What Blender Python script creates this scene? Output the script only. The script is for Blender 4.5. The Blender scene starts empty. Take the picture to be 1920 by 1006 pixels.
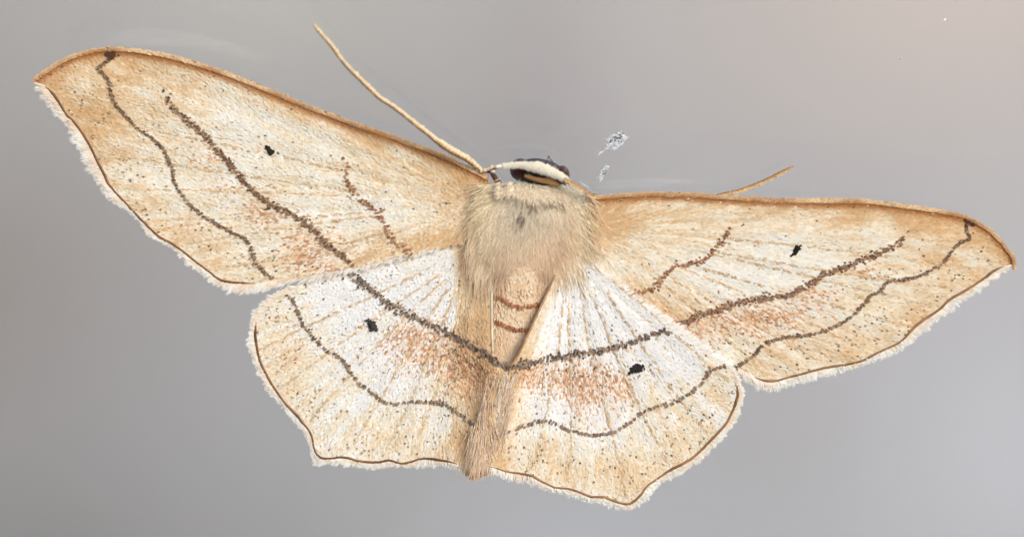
import bpy, math
import numpy as np
from mathutils import Vector
from mathutils.geometry import delaunay_2d_cdt

sc = bpy.context.scene
rng = np.random.default_rng(7)
PI = math.pi

# ------------------------------------------------------------------ camera, sky, sun, exposure (1 unit = 1 mm)
DIST, TILT, HALF = 120.0, math.radians(8.0), 9.6
cd = bpy.data.cameras.new("camera"); cam = bpy.data.objects.new("camera", cd)
sc.collection.objects.link(cam); sc.camera = cam
cd.sensor_width = 16.0; cd.lens = 16.0 * DIST / (2 * HALF)
cam.location = (0, -DIST * math.cos(TILT), DIST * math.sin(TILT))
cam.rotation_euler = (PI / 2 - TILT, 0, 0)
cd.clip_start = 1.0; cd.clip_end = 20000
cd.dof.use_dof = True; cd.dof.focus_distance = DIST - 0.42
cd.dof.aperture_fstop = (cd.lens / 1000.0) / 3.4

w = bpy.data.worlds.new("World"); sc.world = w; w.use_nodes = True
SUN = Vector((0.46, -0.80, 0.46)).normalized()
elev = math.asin(SUN.z); azim = math.atan2(SUN.x, SUN.y)
nt = w.node_tree
sky = nt.nodes.new("ShaderNodeTexSky"); sky.sky_type = 'NISHITA'; sky.sun_disc = False
sky.sun_elevation = elev; sky.sun_rotation = azim
nt.nodes["Background"].inputs[1].default_value = 0.10
nt.links.new(sky.outputs[0], nt.nodes["Background"].inputs[0])
sd = bpy.data.lights.new("sun", 'SUN'); sun = bpy.data.objects.new("sun", sd)
sc.collection.objects.link(sun)
sd.energy = 1.5; sd.angle = math.radians(28); sd.color = (1.0, 0.99, 0.975)
sun.rotation_euler = SUN.to_track_quat('Z', 'Y').to_euler()
sc.view_settings.view_transform = 'Standard'; sc.view_settings.look = 'None'
sc.view_settings.exposure = 0.77; sc.view_settings.gamma = 1.0
sc.cycles.max_bounces = 8; sc.cycles.transparent_max_bounces = 12

# ------------------------------------------------------------------ helpers
CP = np.array(cam.location); FW = np.array((0, math.cos(TILT), -math.sin(TILT)))
UP = np.array((0, math.sin(TILT), math.cos(TILT))); RT = np.array((1.0, 0, 0))

H_OFF = 0.0      # how far a whole assembly sits closer to the glass
def P(px, py, h):
    """a point h mm in front of the glass, found along the photograph's line of sight"""
    px, py, h = np.broadcast_arrays(np.asarray(px, float), np.asarray(py, float), np.asarray(h, float) - H_OFF)
    u = (px - 960) / 100.0; v = (503 - py) / 100.0
    d = DIST * FW + u[..., None] * RT + v[..., None] * UP
    s = (-h - CP[1]) / d[..., 1]
    return CP + d * s[..., None]

def S(r, g, b):
    c = np.array((r, g, b), float) / 255
    return np.where(c <= .04045, c / 12.92, ((c + .055) / 1.055) ** 2.4)

def smooth(a, b, x):
    t = np.clip((x - a) / (b - a), 0, 1); return t * t * (3 - 2 * t)

_tab = np.random.default_rng(3).random((256, 256))
def vnoise(x, y):
    x = np.asarray(x, float); y = np.asarray(y, float)
    xi = np.floor(x).astype(int); yi = np.floor(y).astype(int); fx = x - xi; fy = y - yi
    fx = fx * fx * (3 - 2 * fx); fy = fy * fy * (3 - 2 * fy)
    g = lambda a, b: _tab[a & 255, b & 255]
    return (g(xi, yi) * (1 - fx) * (1 - fy) + g(xi + 1, yi) * fx * (1 - fy)
            + g(xi, yi + 1) * (1 - fx) * fy + g(xi + 1, yi + 1) * fx * fy)
def fbm(x, y, o=3):
    s = 0; a = .5
    for i in range(o):
        s = s + a * vnoise(x * 2 ** i + 17 * i, y * 2 ** i + 31 * i); a /= 2
    return s / (1 - .5 ** o)

def resample(pts, step):
    p = np.asarray(pts, float); n = len(p)
    # Catmull-Rom through the points, then even steps
    q = []
    for i in range(n - 1):
        p0 = p[max(i - 1, 0)]; p1 = p[i]; p2 = p[i + 1]; p3 = p[min(i + 2, n - 1)]
        for t in np.linspace(0, 1, 8, endpoint=False):
            q.append(.5 * (2 * p1 + (p2 - p0) * t + (2 * p0 - 5 * p1 + 4 * p2 - p3) * t * t + (3 * p1 - p0 - 3 * p2 + p3) * t ** 3))
    q.append(p[-1]); q = np.array(q)
    L = np.r_[0, np.cumsum(np.linalg.norm(np.diff(q[:, :2], axis=0), axis=1))]
    m = max(2, int(round(L[-1] / step)) + 1); s = np.linspace(0, L[-1], m)
    return np.stack([np.interp(s, L, q[:, k]) for k in range(q.shape[1])], 1)

def polydist(x, y, pts):
    p = np.asarray(pts, float)[:, :2]; best = np.full(np.shape(x), 1e9)
    for a, b in zip(p[:-1], p[1:]):
        d = b - a; L = d @ d + 1e-9
        t = np.clip(((x - a[0]) * d[0] + (y - a[1]) * d[1]) / L, 0, 1)
        best = np.minimum(best, np.hypot(x - a[0] - t * d[0], y - a[1] - t * d[1]))
    return best

def inside(x, y, poly):
    p = np.asarray(poly, float); r = np.zeros(np.shape(x), bool)
    for (x0, y0), (x1, y1) in zip(p, np.roll(p, -1, 0)):
        c = (y0 > y) != (y1 > y)
        with np.errstate(divide='ignore', invalid='ignore'):
            r ^= c & (x < (x1 - x0) * (y - y0) / (y1 - y0) + x0)
    return r

def mesh_obj(name, V, F, mat, parent=None, col=None, smooth_shade=True):
    V = np.asarray(V, np.float32); F = np.asarray(F, np.int32)
    k = F.shape[1]
    me = bpy.data.meshes.new(name)
    me.vertices.add(len(V)); me.vertices.foreach_set("co", V.ravel())
    me.loops.add(F.size); me.loops.foreach_set("vertex_index", F.ravel())
    me.polygons.add(len(F)); me.polygons.foreach_set("loop_start", np.arange(0, F.size, k, dtype=np.int32))
    me.polygons.foreach_set("use_smooth", np.full(len(F), smooth_shade))
    me.update(calc_edges=True); me.validate()
    if col is not None:
        at = me.attributes.new("tint", 'FLOAT_COLOR', 'POINT')
        at.data.foreach_set("color", np.c_[col, np.ones(len(V))].astype(np.float32).ravel())
    if mat: me.materials.append(mat)
    o = bpy.data.objects.new(name, me); sc.collection.objects.link(o)
    if parent: o.parent = parent
    return o

def leaves(x, y, h, dx, dy, L, W, lift, col, name, mat, parent, blunt=.75, stuff=True):
    """small blade-shaped scales: base at (x,y), pointing along (dx,dy), tip raised by lift mm"""
    n = len(x); nx, ny = -dy, dx
    prof = [(0, .0, 0.0), (.3, .5, .45), (.3, -.5, .45), (blunt, .46, .85), (blunt, -.46, .85), (1, 0, 1)]
    V = np.empty((n, 6, 3))
    for k, (t, s, z) in enumerate(prof):
        V[:, k] = P(x + dx * L * t + nx * W * s, y + dy * L * t + ny * W * s, h + lift * z)
    T = np.array([(0, 2, 1), (1, 2, 4), (1, 4, 3), (3, 4, 5)])
    F = (np.arange(n)[:, None, None] * 6 + T).reshape(-1, 3)
    o = mesh_obj(name, V.reshape(-1, 3), F, mat, parent, np.repeat(col, 6, 0))
    if stuff: o["kind"] = "stuff"
    return o

def strands(pts, W, col0, col1, name, mat, parent):
    """pts (n,K,3) px,py,h ; tapering three-sided hairs"""
    n, K, _ = pts.shape
    d = np.gradient(pts[:, :, :2], axis=1); d /= np.linalg.norm(d, axis=2, keepdims=True) + 1e-9
    nx, ny = -d[..., 1], d[..., 0]
    tt = np.linspace(0, 1, K); wd = np.asarray(W)[:, None] * (1 - .9 * tt ** 2)[None]
    rings = np.empty((n, K, 3, 3))
    for k, (s, z) in enumerate(((.5, 0), (-.5, 0), (0, .008))):
        rings[:, :, k] = P(pts[..., 0] + nx * wd * s, pts[..., 1] + ny * wd * s, pts[..., 2] + wd * z)
    F = []
    for j in range(K - 1):
        for k in range(3):
            a, b = j * 3 + k, j * 3 + (k + 1) % 3
            F.append((a, b, b + 3, a + 3))
    F = (np.arange(n)[:, None, None] * (K * 3) + np.array(F)).reshape(-1, 4)
    c = col0[:, None, :] * (1 - tt)[None, :, None] + col1[:, None, :] * tt[None, :, None]
    c = np.repeat(c, 3, axis=1)
    o = mesh_obj(name, rings.reshape(-1, 3), F, mat, parent, c.reshape(-1, 3)); o["kind"] = "stuff"
    return o

def tube(pts, name, mat, parent, sides=10, flat=1.0, col=None, cap=True):
    """pts (K,4): px, py, h, radius px"""
    p = np.asarray(pts, float); K = len(p)
    d = np.gradient(p[:, :2], axis=0); d /= np.linalg.norm(d, axis=1, keepdims=True) + 1e-9
    a = np.linspace(0, 2 * PI, sides, endpoint=False)
    V = np.empty((K, sides, 3))
    for j, t in enumerate(a):
        V[:, j] = P(p[:, 0] - d[:, 1] * p[:, 3] * math.cos(t), p[:, 1] + d[:, 0] * p[:, 3] * math.cos(t),
                    p[:, 2] + .01 * flat * p[:, 3] * math.sin(t))
    F = [(i * sides + j, i * sides + (j + 1) % sides, (i + 1) * sides + (j + 1) % sides, (i + 1) * sides + j)
         for i in range(K - 1) for j in range(sides)]
    V = V.reshape(-1, 3)
    c = None
    if col is not None: c = np.array([[np.ravel(col(i, t, p[i])) for t in a] for i in range(K)]).reshape(-1, 3)
    if cap:
        e0, e1 = len(V), len(V) + 1
        V = np.vstack([V, P(p[0, 0], p[0, 1], p[0, 2])[None], P(p[-1, 0], p[-1, 1], p[-1, 2])[None]])
        F += [(e0, (j + 1) % sides, j, j) for j in range(sides)]
        F += [(e1, (K - 1) * sides + j, (K - 1) * sides + (j + 1) % sides, (K - 1) * sides + (j + 1) % sides) for j in range(sides)]
        if c is not None: c = np.vstack([c, c[0], c[-1]])
    bf = [f if f[2] != f[3] else f[:3] for f in F]
    me = bpy.data.meshes.new(name); me.from_pydata([tuple(v) for v in V], [], bf)
    me.polygons.foreach_set("use_smooth", np.ones(len(bf), bool)); me.update()
    if c is not None:
        at = me.attributes.new("tint", 'FLOAT_COLOR', 'POINT')
        at.data.foreach_set("color", np.c_[c, np.ones(len(V))].astype(np.float32).ravel())
    me.materials.append(mat)
    o = bpy.data.objects.new(name, me); sc.collection.objects.link(o)
    if parent: o.parent = parent
    return o

def blob(cx, cy, h, rx, ry, rz, rot, name, mat, parent, bump=0.0, col=None, nu=28, nv=18, power=1.0):
    V = []; ca, sa = math.cos(rot), math.sin(rot)
    for i in range(nv + 1):
        th = PI * i / nv
        for j in range(nu):
            ph = 2 * PI * j / nu
            b = 1 + bump * (fbm(np.array(3 + 2 * math.cos(ph) * math.sin(th) + cx), np.array(2 * math.sin(ph) * math.sin(th) + 3 * math.cos(th) + cy)) - .5)
            lx = rx * math.sin(th) * math.cos(ph) * b; ly = ry * math.sin(th) * math.sin(ph) * b
            V.append((cx + lx * ca - ly * sa, cy + lx * sa + ly * ca, h + rz * math.cos(th) * b))
    V = np.array(V)
    F = [(i * nu + j, i * nu + (j + 1) % nu, (i + 1) * nu + (j + 1) % nu, (i + 1) * nu + j) for i in range(nv) for j in range(nu)]
    c = None if col is None else np.tile(col, (len(V), 1))
    return mesh_obj(name, P(V[:, 0], V[:, 1], V[:, 2]), F, mat, parent, c)

# ------------------------------------------------------------------ materials
def principled(name, rough=.5):
    m = bpy.data.materials.new(name); m.use_nodes = True
    b = m.node_tree.nodes["Principled BSDF"]; b.inputs["Roughness"].default_value = rough
    return m, m.node_tree, b

def tinted(name, rough, spec, trans, sheen=0.0, var=.12, nscale=6.0):
    m, t, b = principled(name, rough); N = t.nodes; Lk = t.links
    at = N.new("ShaderNodeAttribute"); at.attribute_name = "tint"
    no = N.new("ShaderNodeTexNoise"); no.inputs["Scale"].default_value = nscale; no.inputs["Detail"].default_value = 4
    tc = N.new("ShaderNodeTexCoord"); Lk.new(tc.outputs["Object"], no.inputs["Vector"])
    mr = N.new("ShaderNodeMapRange"); mr.inputs[1].default_value = .3; mr.inputs[2].default_value = .7
    mr.inputs[3].default_value = 1 - var; mr.inputs[4].default_value = 1.0
    Lk.new(no.outputs[0], mr.inputs[0])
    mx = N.new("ShaderNodeMix"); mx.data_type = 'RGBA'; mx.blend_type = 'MULTIPLY'; mx.inputs[0].default_value = 1
    Lk.new(at.outputs["Color"], mx.inputs[6]); Lk.new(mr.outputs[0], mx.inputs[7])
    Lk.new(mx.outputs[2], b.inputs["Base Color"])
    b.inputs["Specular IOR Level"].default_value = spec
    if sheen: b.inputs["Sheen Weight"].default_value = sheen; b.inputs["Sheen Roughness"].default_value = .4
    if trans:
        tr = N.new("ShaderNodeBsdfTranslucent"); Lk.new(mx.outputs[2], tr.inputs[0])
        ms = N.new("ShaderNodeMixShader"); ms.inputs[0].default_value = trans
        Lk.new(b.outputs[0], ms.inputs[1]); Lk.new(tr.outputs[0], ms.inputs[2])
        Lk.new(ms.outputs[0], N["Material Output"].inputs[0])
    return m

def noisy(name, c0, c1, scale, rough, bump=0.0, spec=.4):
    m, t, b = principled(name, rough); N = t.nodes; Lk = t.links
    tc = N.new("ShaderNodeTexCoord"); no = N.new("ShaderNodeTexNoise")
    no.inputs["Scale"].default_value = scale; no.inputs["Detail"].default_value = 5
    Lk.new(tc.outputs["Object"], no.inputs["Vector"])
    r = N.new("ShaderNodeValToRGB"); r.color_ramp.elements[0].position = .35; r.color_ramp.elements[1].position = .65
    r.color_ramp.elements[0].color = (*c0, 1); r.color_ramp.elements[1].color = (*c1, 1)
    Lk.new(no.outputs[0], r.inputs[0]); Lk.new(r.outputs[0], b.inputs["Base Color"])
    b.inputs["Specular IOR Level"].default_value = spec
    if bump:
        bp = N.new("ShaderNodeBump"); bp.inputs["Strength"].default_value = bump; bp.inputs["Distance"].default_value = .02
        Lk.new(no.outputs[0], bp.inputs["Height"]); Lk.new(bp.outputs[0], b.inputs["Normal"])
    return m

M_scale = tinted("wing_scales", .55, .3, .2)
M_fur = tinted("fur", .8, .05, .22, var=.03)
M_horn = tinted("antenna_scales", .55, .3, 0.1, var=.14, nscale=14)
M_memb = noisy("wing_membrane", S(226, 206, 174), S(238, 222, 196), 3, .6)
M_edge = tinted("costal_vein", .45, .45, 0.05, var=.45, nscale=5)
M_body = noisy("body_skin", S(236, 214, 180), S(246, 228, 198), 4, .7)
M_leg = noisy("leg_cuticle", S(70, 42, 30), S(120, 80, 55), 8, .3, .3, .6)
M_eye, t_, b_ = principled("compound_eye", .42)
b_.inputs["Base Color"].default_value = (*S(66, 20, 24), 1)
vo = t_.nodes.new("ShaderNodeTexVoronoi"); vo.inputs["Scale"].default_value = 32
tc_ = t_.nodes.new("ShaderNodeTexCoord"); t_.links.new(tc_.outputs["Object"], vo.inputs["Vector"])
bp_ = t_.nodes.new("ShaderNodeBump"); bp_.inputs["Strength"].default_value = .5; bp_.inputs["Distance"].default_value = .01
t_.links.new(vo.outputs["Distance"], bp_.inputs["Height"]); t_.links.new(bp_.outputs[0], b_.inputs["Normal"])
M_frons = noisy("face_scales", S(28, 26, 38), S(58, 50, 66), 20, .5, .4)

# glass : clear pane, Fresnel reflection over a clear view through
M_glass = bpy.data.materials.new("window_glass"); M_glass.use_nodes = True
t_ = M_glass.node_tree; N = t_.nodes; Lk = t_.links; N.remove(N["Principled BSDF"])
fr = N.new("ShaderNodeFresnel"); fr.inputs[0].default_value = 1.5
gl = N.new("ShaderNodeBsdfGlossy"); gl.inputs["Roughness"].default_value = .04
tp = N.new("ShaderNodeBsdfTransparent"); tp.inputs[0].default_value = (.97, .98, .975, 1)
ms = N.new("ShaderNodeMixShader"); Lk.new(fr.outputs[0], ms.inputs[0]); Lk.new(tp.outputs[0], ms.inputs[1]); Lk.new(gl.outputs[0], ms.inputs[2])
Lk.new(ms.outputs[0], N["Material Output"].inputs[0])

# far wall : stand-in for the blurred background, pale grey with pinkish and bluish patches
M_wall, t_, b_ = principled("mottled_backdrop", .85); N = t_.nodes; Lk = t_.links
tc_ = N.new("ShaderNodeTexCoord")
def wallnoise(scale, loc, lo, hi, detail=2):
    mp = N.new("ShaderNodeMapping"); mp.inputs["Location"].default_value = loc; mp.inputs["Scale"].default_value = scale
    Lk.new(tc_.outputs["Object"], mp.inputs[0])
    n = N.new("ShaderNodeTexNoise"); n.inputs["Scale"].default_value = 1; n.inputs["Detail"].default_value = detail
    Lk.new(mp.outputs[0], n.inputs["Vector"])
    r = N.new("ShaderNodeMapRange"); r.inputs[1].default_value = lo; r.inputs[2].default_value = hi
    Lk.new(n.outputs[0], r.inputs[0]); return r.outputs[0]
def patch(cx, cz, rx, rz):
    mp = N.new("ShaderNodeMapping"); mp.vector_type = 'TEXTURE'
    mp.inputs["Location"].default_value = (cx, 0, cz); mp.inputs["Scale"].default_value = (rx, 1e5, rz)
    Lk.new(tc_.outputs["Object"], mp.inputs[0])
    g = N.new("ShaderNodeTexGradient"); g.gradient_type = 'QUADRATIC_SPHERE'; Lk.new(mp.outputs[0], g.inputs[0])
    return g.outputs["Color"]
def mixc(fac, a, c):
    mx = N.new("ShaderNodeMix"); mx.data_type = 'RGBA'
    Lk.new(fac, mx.inputs[0])
    if isinstance(a, np.ndarray): mx.inputs[6].default_value = (*a, 1)
    else: Lk.new(a, mx.inputs[6])
    mx.inputs[7].default_value = (*c, 1); return mx.outputs[2]
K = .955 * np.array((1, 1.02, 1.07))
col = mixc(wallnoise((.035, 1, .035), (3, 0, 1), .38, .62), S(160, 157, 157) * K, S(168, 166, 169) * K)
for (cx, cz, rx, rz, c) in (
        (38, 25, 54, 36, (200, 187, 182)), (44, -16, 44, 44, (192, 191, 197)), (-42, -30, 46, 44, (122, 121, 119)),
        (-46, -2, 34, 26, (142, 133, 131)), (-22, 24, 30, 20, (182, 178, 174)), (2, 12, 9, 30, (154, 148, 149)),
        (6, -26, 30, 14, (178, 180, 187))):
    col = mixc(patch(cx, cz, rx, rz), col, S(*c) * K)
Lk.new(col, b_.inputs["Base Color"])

# ------------------------------------------------------------------ setting
def box(name, x0, x1, y0, y1, z0, z1, mat):
    V = [(x, y, z) for x in (x0, x1) for y in (y0, y1) for z in (z0, z1)]
    F = [(0, 1, 3, 2), (4, 6, 7, 5), (0, 4, 5, 1), (2, 3, 7, 6), (0, 2, 6, 4), (1, 5, 7, 3)]
    return mesh_obj(name, V, F, mat, smooth_shade=False)
pane = box("window_glass", -260, 260, 0.0, 4.0, -180, 180, M_glass); pane["kind"] = "structure"
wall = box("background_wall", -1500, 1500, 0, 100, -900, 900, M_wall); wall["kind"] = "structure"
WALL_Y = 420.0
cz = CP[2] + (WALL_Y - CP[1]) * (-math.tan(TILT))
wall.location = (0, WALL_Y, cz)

# ------------------------------------------------------------------ moth : outlines and markings (photograph pixels)
root = bpy.data.objects.new("moth", None); sc.collection.objects.link(root)
root["label"] = "pale cream moth with brown wavy lines, wings spread flat on the window glass"
root["category"] = "moth"

LF = dict(
    base=(905, 385),
    costa=[(66,150),(89,133),(119,115),(149,103),(185,95),(221,93),(262,97),(313,106),(358,118),(417,137),(480,161),(519,177),(579,202),(624,218),(668,235),(728,255),(773,272),(817,288),(853,304),(880,317),(915,335)],
    margin=[(70,158),(86,162),(104,182),(122,212),(140,230),(158,254),(173,281),(191,319),(211,354),(241,386),(265,411),(289,436),(327,459),(357,482),(390,508),(411,523),(432,529),(456,531),(477,531),(500,529),(521,527)],
    fringe=[(62,152),(61,176),(80,200),(98,218),(119,239),(128,269),(143,298),(164,335),(184,359),(199,377),(247,406),(265,430),(274,446),(316,466),(335,487),(350,503),(378,520),(396,539),(426,556),(452,563),(500,550)],
    hind=[(521,527),(565,518),(607,509),(643,503),(678,497),(723,485),(777,474),(827,463),(870,455),(920,450)],
    lines=[dict(p=[(209,102),(206,110),(200,116),(186,129),(197,143),(206,157),(210,179),(218,197),(239,221),(253,236),(274,252),(292,264),(304,278),(316,299),(325,322),(327,341),(345,371),(363,390),(387,409),(414,424),(435,435),(462,450),(474,472),(482,493),(497,511),(510,524)], s=1.7, n=1.0, c=[(92,66,50),(112,84,64),(80,58,46)], f=0),
           dict(p=[(304,161),(316,188),(328,206),(358,230),(382,251),(406,278),(426,299),(441,319),(468,353),(506,381),(535,396),(568,414),(589,432),(607,452),(634,475),(652,490),(660,500)], s=3.6, n=1.05, c=[(88,60,44),(112,76,54),(72,50,40),(122,88,66)], f=.14),
           dict(p=[(644,285),(646,311),(650,335),(662,359),(680,376),(704,392),(720,414),(727,436),(739,452),(756,464),(773,476)], s=3.4, n=.72, c=[(128,76,44),(108,64,42),(150,96,62)], f=.3)],
    discal=(506, 282, 10, 4.5, 1.25),
    tan=[(860,390,80,90,.75),(780,455,110,24,.85),(690,485,60,16,.7),(190,180,130,100,.6),(240,300,120,120,.3),(420,480,120,60,.3),(600,330,90,40,.22),(740,330,120,40,.35)],
    white=[(470,260,130,60,.5),(620,395,110,26,.55),(540,320,120,60,.4),(790,400,60,24,.4),(330,270,60,60,.25),(530,470,30,30,.3)],
    orange=[(490,402,44,22,.5),(590,470,55,34,.6),(405,290,45,26,.22),(450,355,40,20,.25),(350,420,40,16,.12),(610,500,50,10,.6)])
LH = dict(
    base=(905, 450),
    margin=[(559,536),(529,551),(509,566),(491,584),(481,603),(479,622),(480,645),(487,675),(504,709),(518,732),(538,759),(558,780),(575,800),(584,817),(589,840),(597,853),(609,858),(643,857),(677,863),(710,866),(731,863),(758,868),(795,859),(829,863),(859,870),(884,876)],
    fringe=[(540,532),(505,548),(484,563),(467,587),(464,605),(460,625),(457,645),(472,685),(487,719),(499,738),(516,752),(540,783),(566,815),(579,842),(586,876),(600,873),(612,872),(643,876),(677,880),(714,882),(740,876),(765,881),(795,881),(835,878),(855,884),(885,890)],
    costa=[(920,450),(850,440),(770,450),(690,470),(620,500),(559,536)],
    inner=[(922,470),(922,520),(922,600),(924,660),(940,686),(952,692),(944,740),(926,800),(908,845),(884,878)],
    lines=[dict(p=[(534,552),(550,563),(559,587),(568,609),(589,634),(609,653),(629,665),(648,682),(660,702),(677,721),(697,737),(721,753),(744,757),(771,753),(798,753),(829,756),(852,768),(873,785),(899,804)], s=2.1, n=.62, c=[(96,76,62),(118,92,74),(84,66,58)], f=0),
           dict(p=[(645,506),(684,533),(708,554),(738,575),(777,593),(807,607),(842,625),(878,646),(902,658),(926,676),(953,688)], s=4.2, n=1.0, c=[(92,74,70),(74,54,48),(112,94,88),(62,44,38)], f=.0)],
    discal=(697, 610, 12, 7, .8),
    tan=[(890,570,30,110,.55),(895,770,42,130,.9),(860,850,60,40,.5),(520,640,46,70,.35),(560,740,60,60,.35),(650,820,110,45,.42),(800,830,90,40,.35),(545,660,26,20,.5),(618,728,28,18,.4),(560,570,26,16,.2)],  # browner beside the body: its soft shade put into the tan
    white=[(740,540,160,60,.9),(620,590,70,50,.4),(700,660,80,60,.4),(760,710,70,40,.4),(590,715,20,12,.4),(680,750,40,20,.3)],
    orange=[(810,650,75,42,.5),(870,690,50,40,.62),(770,630,40,26,.35),(900,720,40,40,.4),(545,660,30,18,.12)],
    darkdots=[(868,690,40,32,.10),(835,660,60,26,.06)])
RF = dict(
    base=(1095, 425),
    costa=[(1900,500),(1899,484),(1881,459),(1857,434),(1828,416),(1798,404),(1738,393),(1679,385),(1619,378),(1529,377),(1440,376),(1418,374),(1340,369),(1299,366),(1251,365),(1203,365),(1149,369),(1100,372)],
    margin=[(1897,497),(1884,499),(1866,507),(1840,525),(1813,543),(1783,561),(1762,579),(1732,599),(1714,614),(1693,636),(1673,649),(1637,664),(1607,679),(1559,686),(1523,696),(1482,706),(1458,713),(1434,713),(1416,707),(1398,698),(1379,690)],
    fringe=[(1907,495),(1895,510),(1881,518),(1848,546),(1818,566),(1792,587),(1756,610),(1738,628),(1708,649),(1679,667),(1655,677),(1631,686),(1589,698),(1559,709),(1520,718),(1480,727),(1446,738),(1425,738),(1410,738),(1396,724),(1380,705)],
    hind=[(1379,690),(1345,695),(1300,670),(1240,630),(1180,585),(1110,530),(1070,480)],
    lines=[dict(p=[(1818,414),(1812,425),(1812,434),(1819,447),(1798,456),(1783,474),(1771,489),(1750,504),(1726,516),(1708,523),(1679,525),(1661,532),(1649,546),(1631,555),(1613,576),(1589,598),(1559,614),(1522,626),(1482,631),(1452,637),(1431,646),(1416,664),(1399,676),(1378,690)], s=1.7, n=.95, c=[(104,78,64),(124,96,78),(90,66,54)], f=0),
           dict(p=[(1708,436),(1679,459),(1643,477),(1607,492),(1577,504),(1550,513),(1518,533),(1486,550),(1443,558),(1399,563),(1369,572),(1339,583),(1303,595),(1261,612)], s=3.6, n=1.0, c=[(108,72,54),(124,84,64),(86,60,50),(140,98,74)], f=.08),
           dict(p=[(1364,418),(1370,429),(1361,444),(1340,465),(1325,483),(1299,495),(1269,500),(1251,510),(1236,525),(1227,540),(1200,547),(1174,553)], s=3.0, n=.72, c=[(134,80,50),(118,70,46),(158,106,74)], f=.15)],
    discal=(1492, 470, 10, 4, -.7),
    tan=[(1120,430,80,60,.7),(1190,560,90,60,.75),(1240,590,60,30,.6),(1170,410,90,30,.45),(1790,470,110,60,.5),(1700,560,120,60,.45),(1560,650,120,40,.42),(1420,680,60,30,.5),(1640,410,200,24,.4),(1320,440,120,40,.25)],  # the patch near the thorax paints a shadow as tan-brown
    white=[(1350,520,120,34,.7),(1500,490,90,30,.4),(1460,440,90,26,.35),(1500,590,60,40,.45),(1650,590,50,24,.3),(1260,430,30,14,.5),(1350,650,50,26,.3),(1440,520,110,26,.4)],
    orange=[(1380,595,95,26,.55),(1300,625,45,22,.5),(1520,555,46,22,.4),(1470,600,60,24,.35),(1625,512,34,12,.4),(1560,640,90,16,.08)])
RH = dict(
    base=(1075, 470),
    margin=[(1368,688),(1376,702),(1382,722),(1384,740),(1379,756),(1373,770),(1361,794),(1337,822),(1316,842),(1295,860),(1274,872),(1256,881),(1235,895),(1215,910),(1203,925),(1188,938),(1173,944),(1152,939),(1134,930),(1110,930),(1086,922),(1063,915),(1039,913),(1018,903),(999,892),(971,887),(952,884),(936,879),(920,874)],
    fringe=[(1380,685),(1390,702),(1398,725),(1400,745),(1396,760),(1390,780),(1374,806),(1349,834),(1330,854),(1308,872),(1288,884),(1270,896),(1246,904),(1231,922),(1215,942),(1198,953),(1177,958),(1150,955),(1128,949),(1108,945),(1080,937),(1058,932),(1034,925),(1012,920),(998,916),(966,911),(948,904),(930,895),(914,888)],
    costa=[(1062,470),(1085,482),(1105,498),(1143,525),(1173,552),(1203,576),(1245,599),(1260,611),(1279,625),(1309,649),(1339,670),(1368,688)],
    inner=[(1045,490),(1034,530),(1012,578),(992,622),(972,664),(956,690),(948,740),(934,800),(926,845),(920,874)],
    lines=[dict(p=[(1361,686),(1339,691),(1324,703),(1312,721),(1294,737),(1273,749),(1258,758),(1226,763),(1203,773),(1179,793),(1158,806),(1137,812),(1113,815),(1089,811),(1060,803),(1031,790),(1003,790),(977,800),(955,809),(931,817)], s=2.0, n=.56, c=[(112,92,84),(130,106,92),(100,78,66)], f=0),
           dict(p=[(955,690),(967,688),(995,681),(1033,671),(1072,666),(1108,659),(1153,650),(1197,636),(1227,626),(1257,614)], s=3.8, n=.95, c=[(96,78,74),(76,56,50),(116,98,92),(62,46,42)], f=.0)],
    discal=(1193, 691, 15, 6, -.55),
    tan=[(985,620,22,110,.6),(1092,590,9,70,.5),(960,790,24,120,.5),(1100,880,140,50,.55),(1280,800,90,60,.5),(1190,900,70,50,.4),(1355,720,30,50,.4),(1000,860,70,40,.4),(1020,830,60,16,.3)],
    white=[(1130,590,140,70,.95),(1050,600,34,80,.6),(1220,670,110,50,.5),(1120,770,110,34,.55),(1000,760,50,30,.3),(1250,840,20,40,.3)],
    orange=[(1070,705,75,30,.55),(1160,735,26,34,.45),(980,705,34,26,.45),(1090,740,30,36,.5),(1190,650,40,14,.15)],
    darkdots=[(1110,690,70,26,.06)])

def thorax_h(x, y):
    r = np.sqrt(((x - 998) / 90.0) ** 2 + ((y - 440) / 120.0) ** 2)
    return .90 + .14 * np.exp(-np.clip(r, 0, 4) ** 2.2)
AB = resample([(1000,450,.62,66),(985,530,.62,66),(972,600,.55,58),(957,660,.58,44),(945,710,.62,36),(925,780,.66,32),(909,836,.76,29),(899,864,.8,31),(895,878,.8,27),(894,888,.8,19),(893,893,.8,8)], 4)
def ramp(x, y, W, ws):
    d = polydist(x, y, W['inner'])
    top = np.interp(y, [480, 540, 600, 690, 780, 880], [.0, .08, .22, .40, .34, .14])
    return top * (1 - smooth(0, ws, d))
def h_LF(x, y):
    s = np.hypot(x - 905, y - 385); a = np.arctan2(y - 385, x - 905)
    return .12 + .75 * np.clip((x - 60) / 860, 0, 1.1) + .016 * np.sin(a * 46) * smooth(60, 300, s) + .10 * (fbm(x / 130, y / 130) - .4)
def h_LH(x, y):
    d = np.hypot(x - 960, y - 420); a = np.arctan2(y - 450, x - 905)
    return .03 + .75 * np.clip((x - 60) / 860, 0, 1.1) + .016 * np.sin(a * 30) * smooth(60, 250, d) + .10 * (fbm(x / 130, y / 130) - .4) + ramp(x, y, LH, 78)
def h_RF(x, y):
    s = np.hypot(x - 1095, y - 425); a = np.arctan2(y - 425, x - 1095)
    return .12 + .75 * np.clip((1905 - x) / 800, 0, 1.1) + .016 * np.sin(a * 46) * smooth(60, 300, s) + .08 * (fbm(x / 130, y / 130) - .4)
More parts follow.
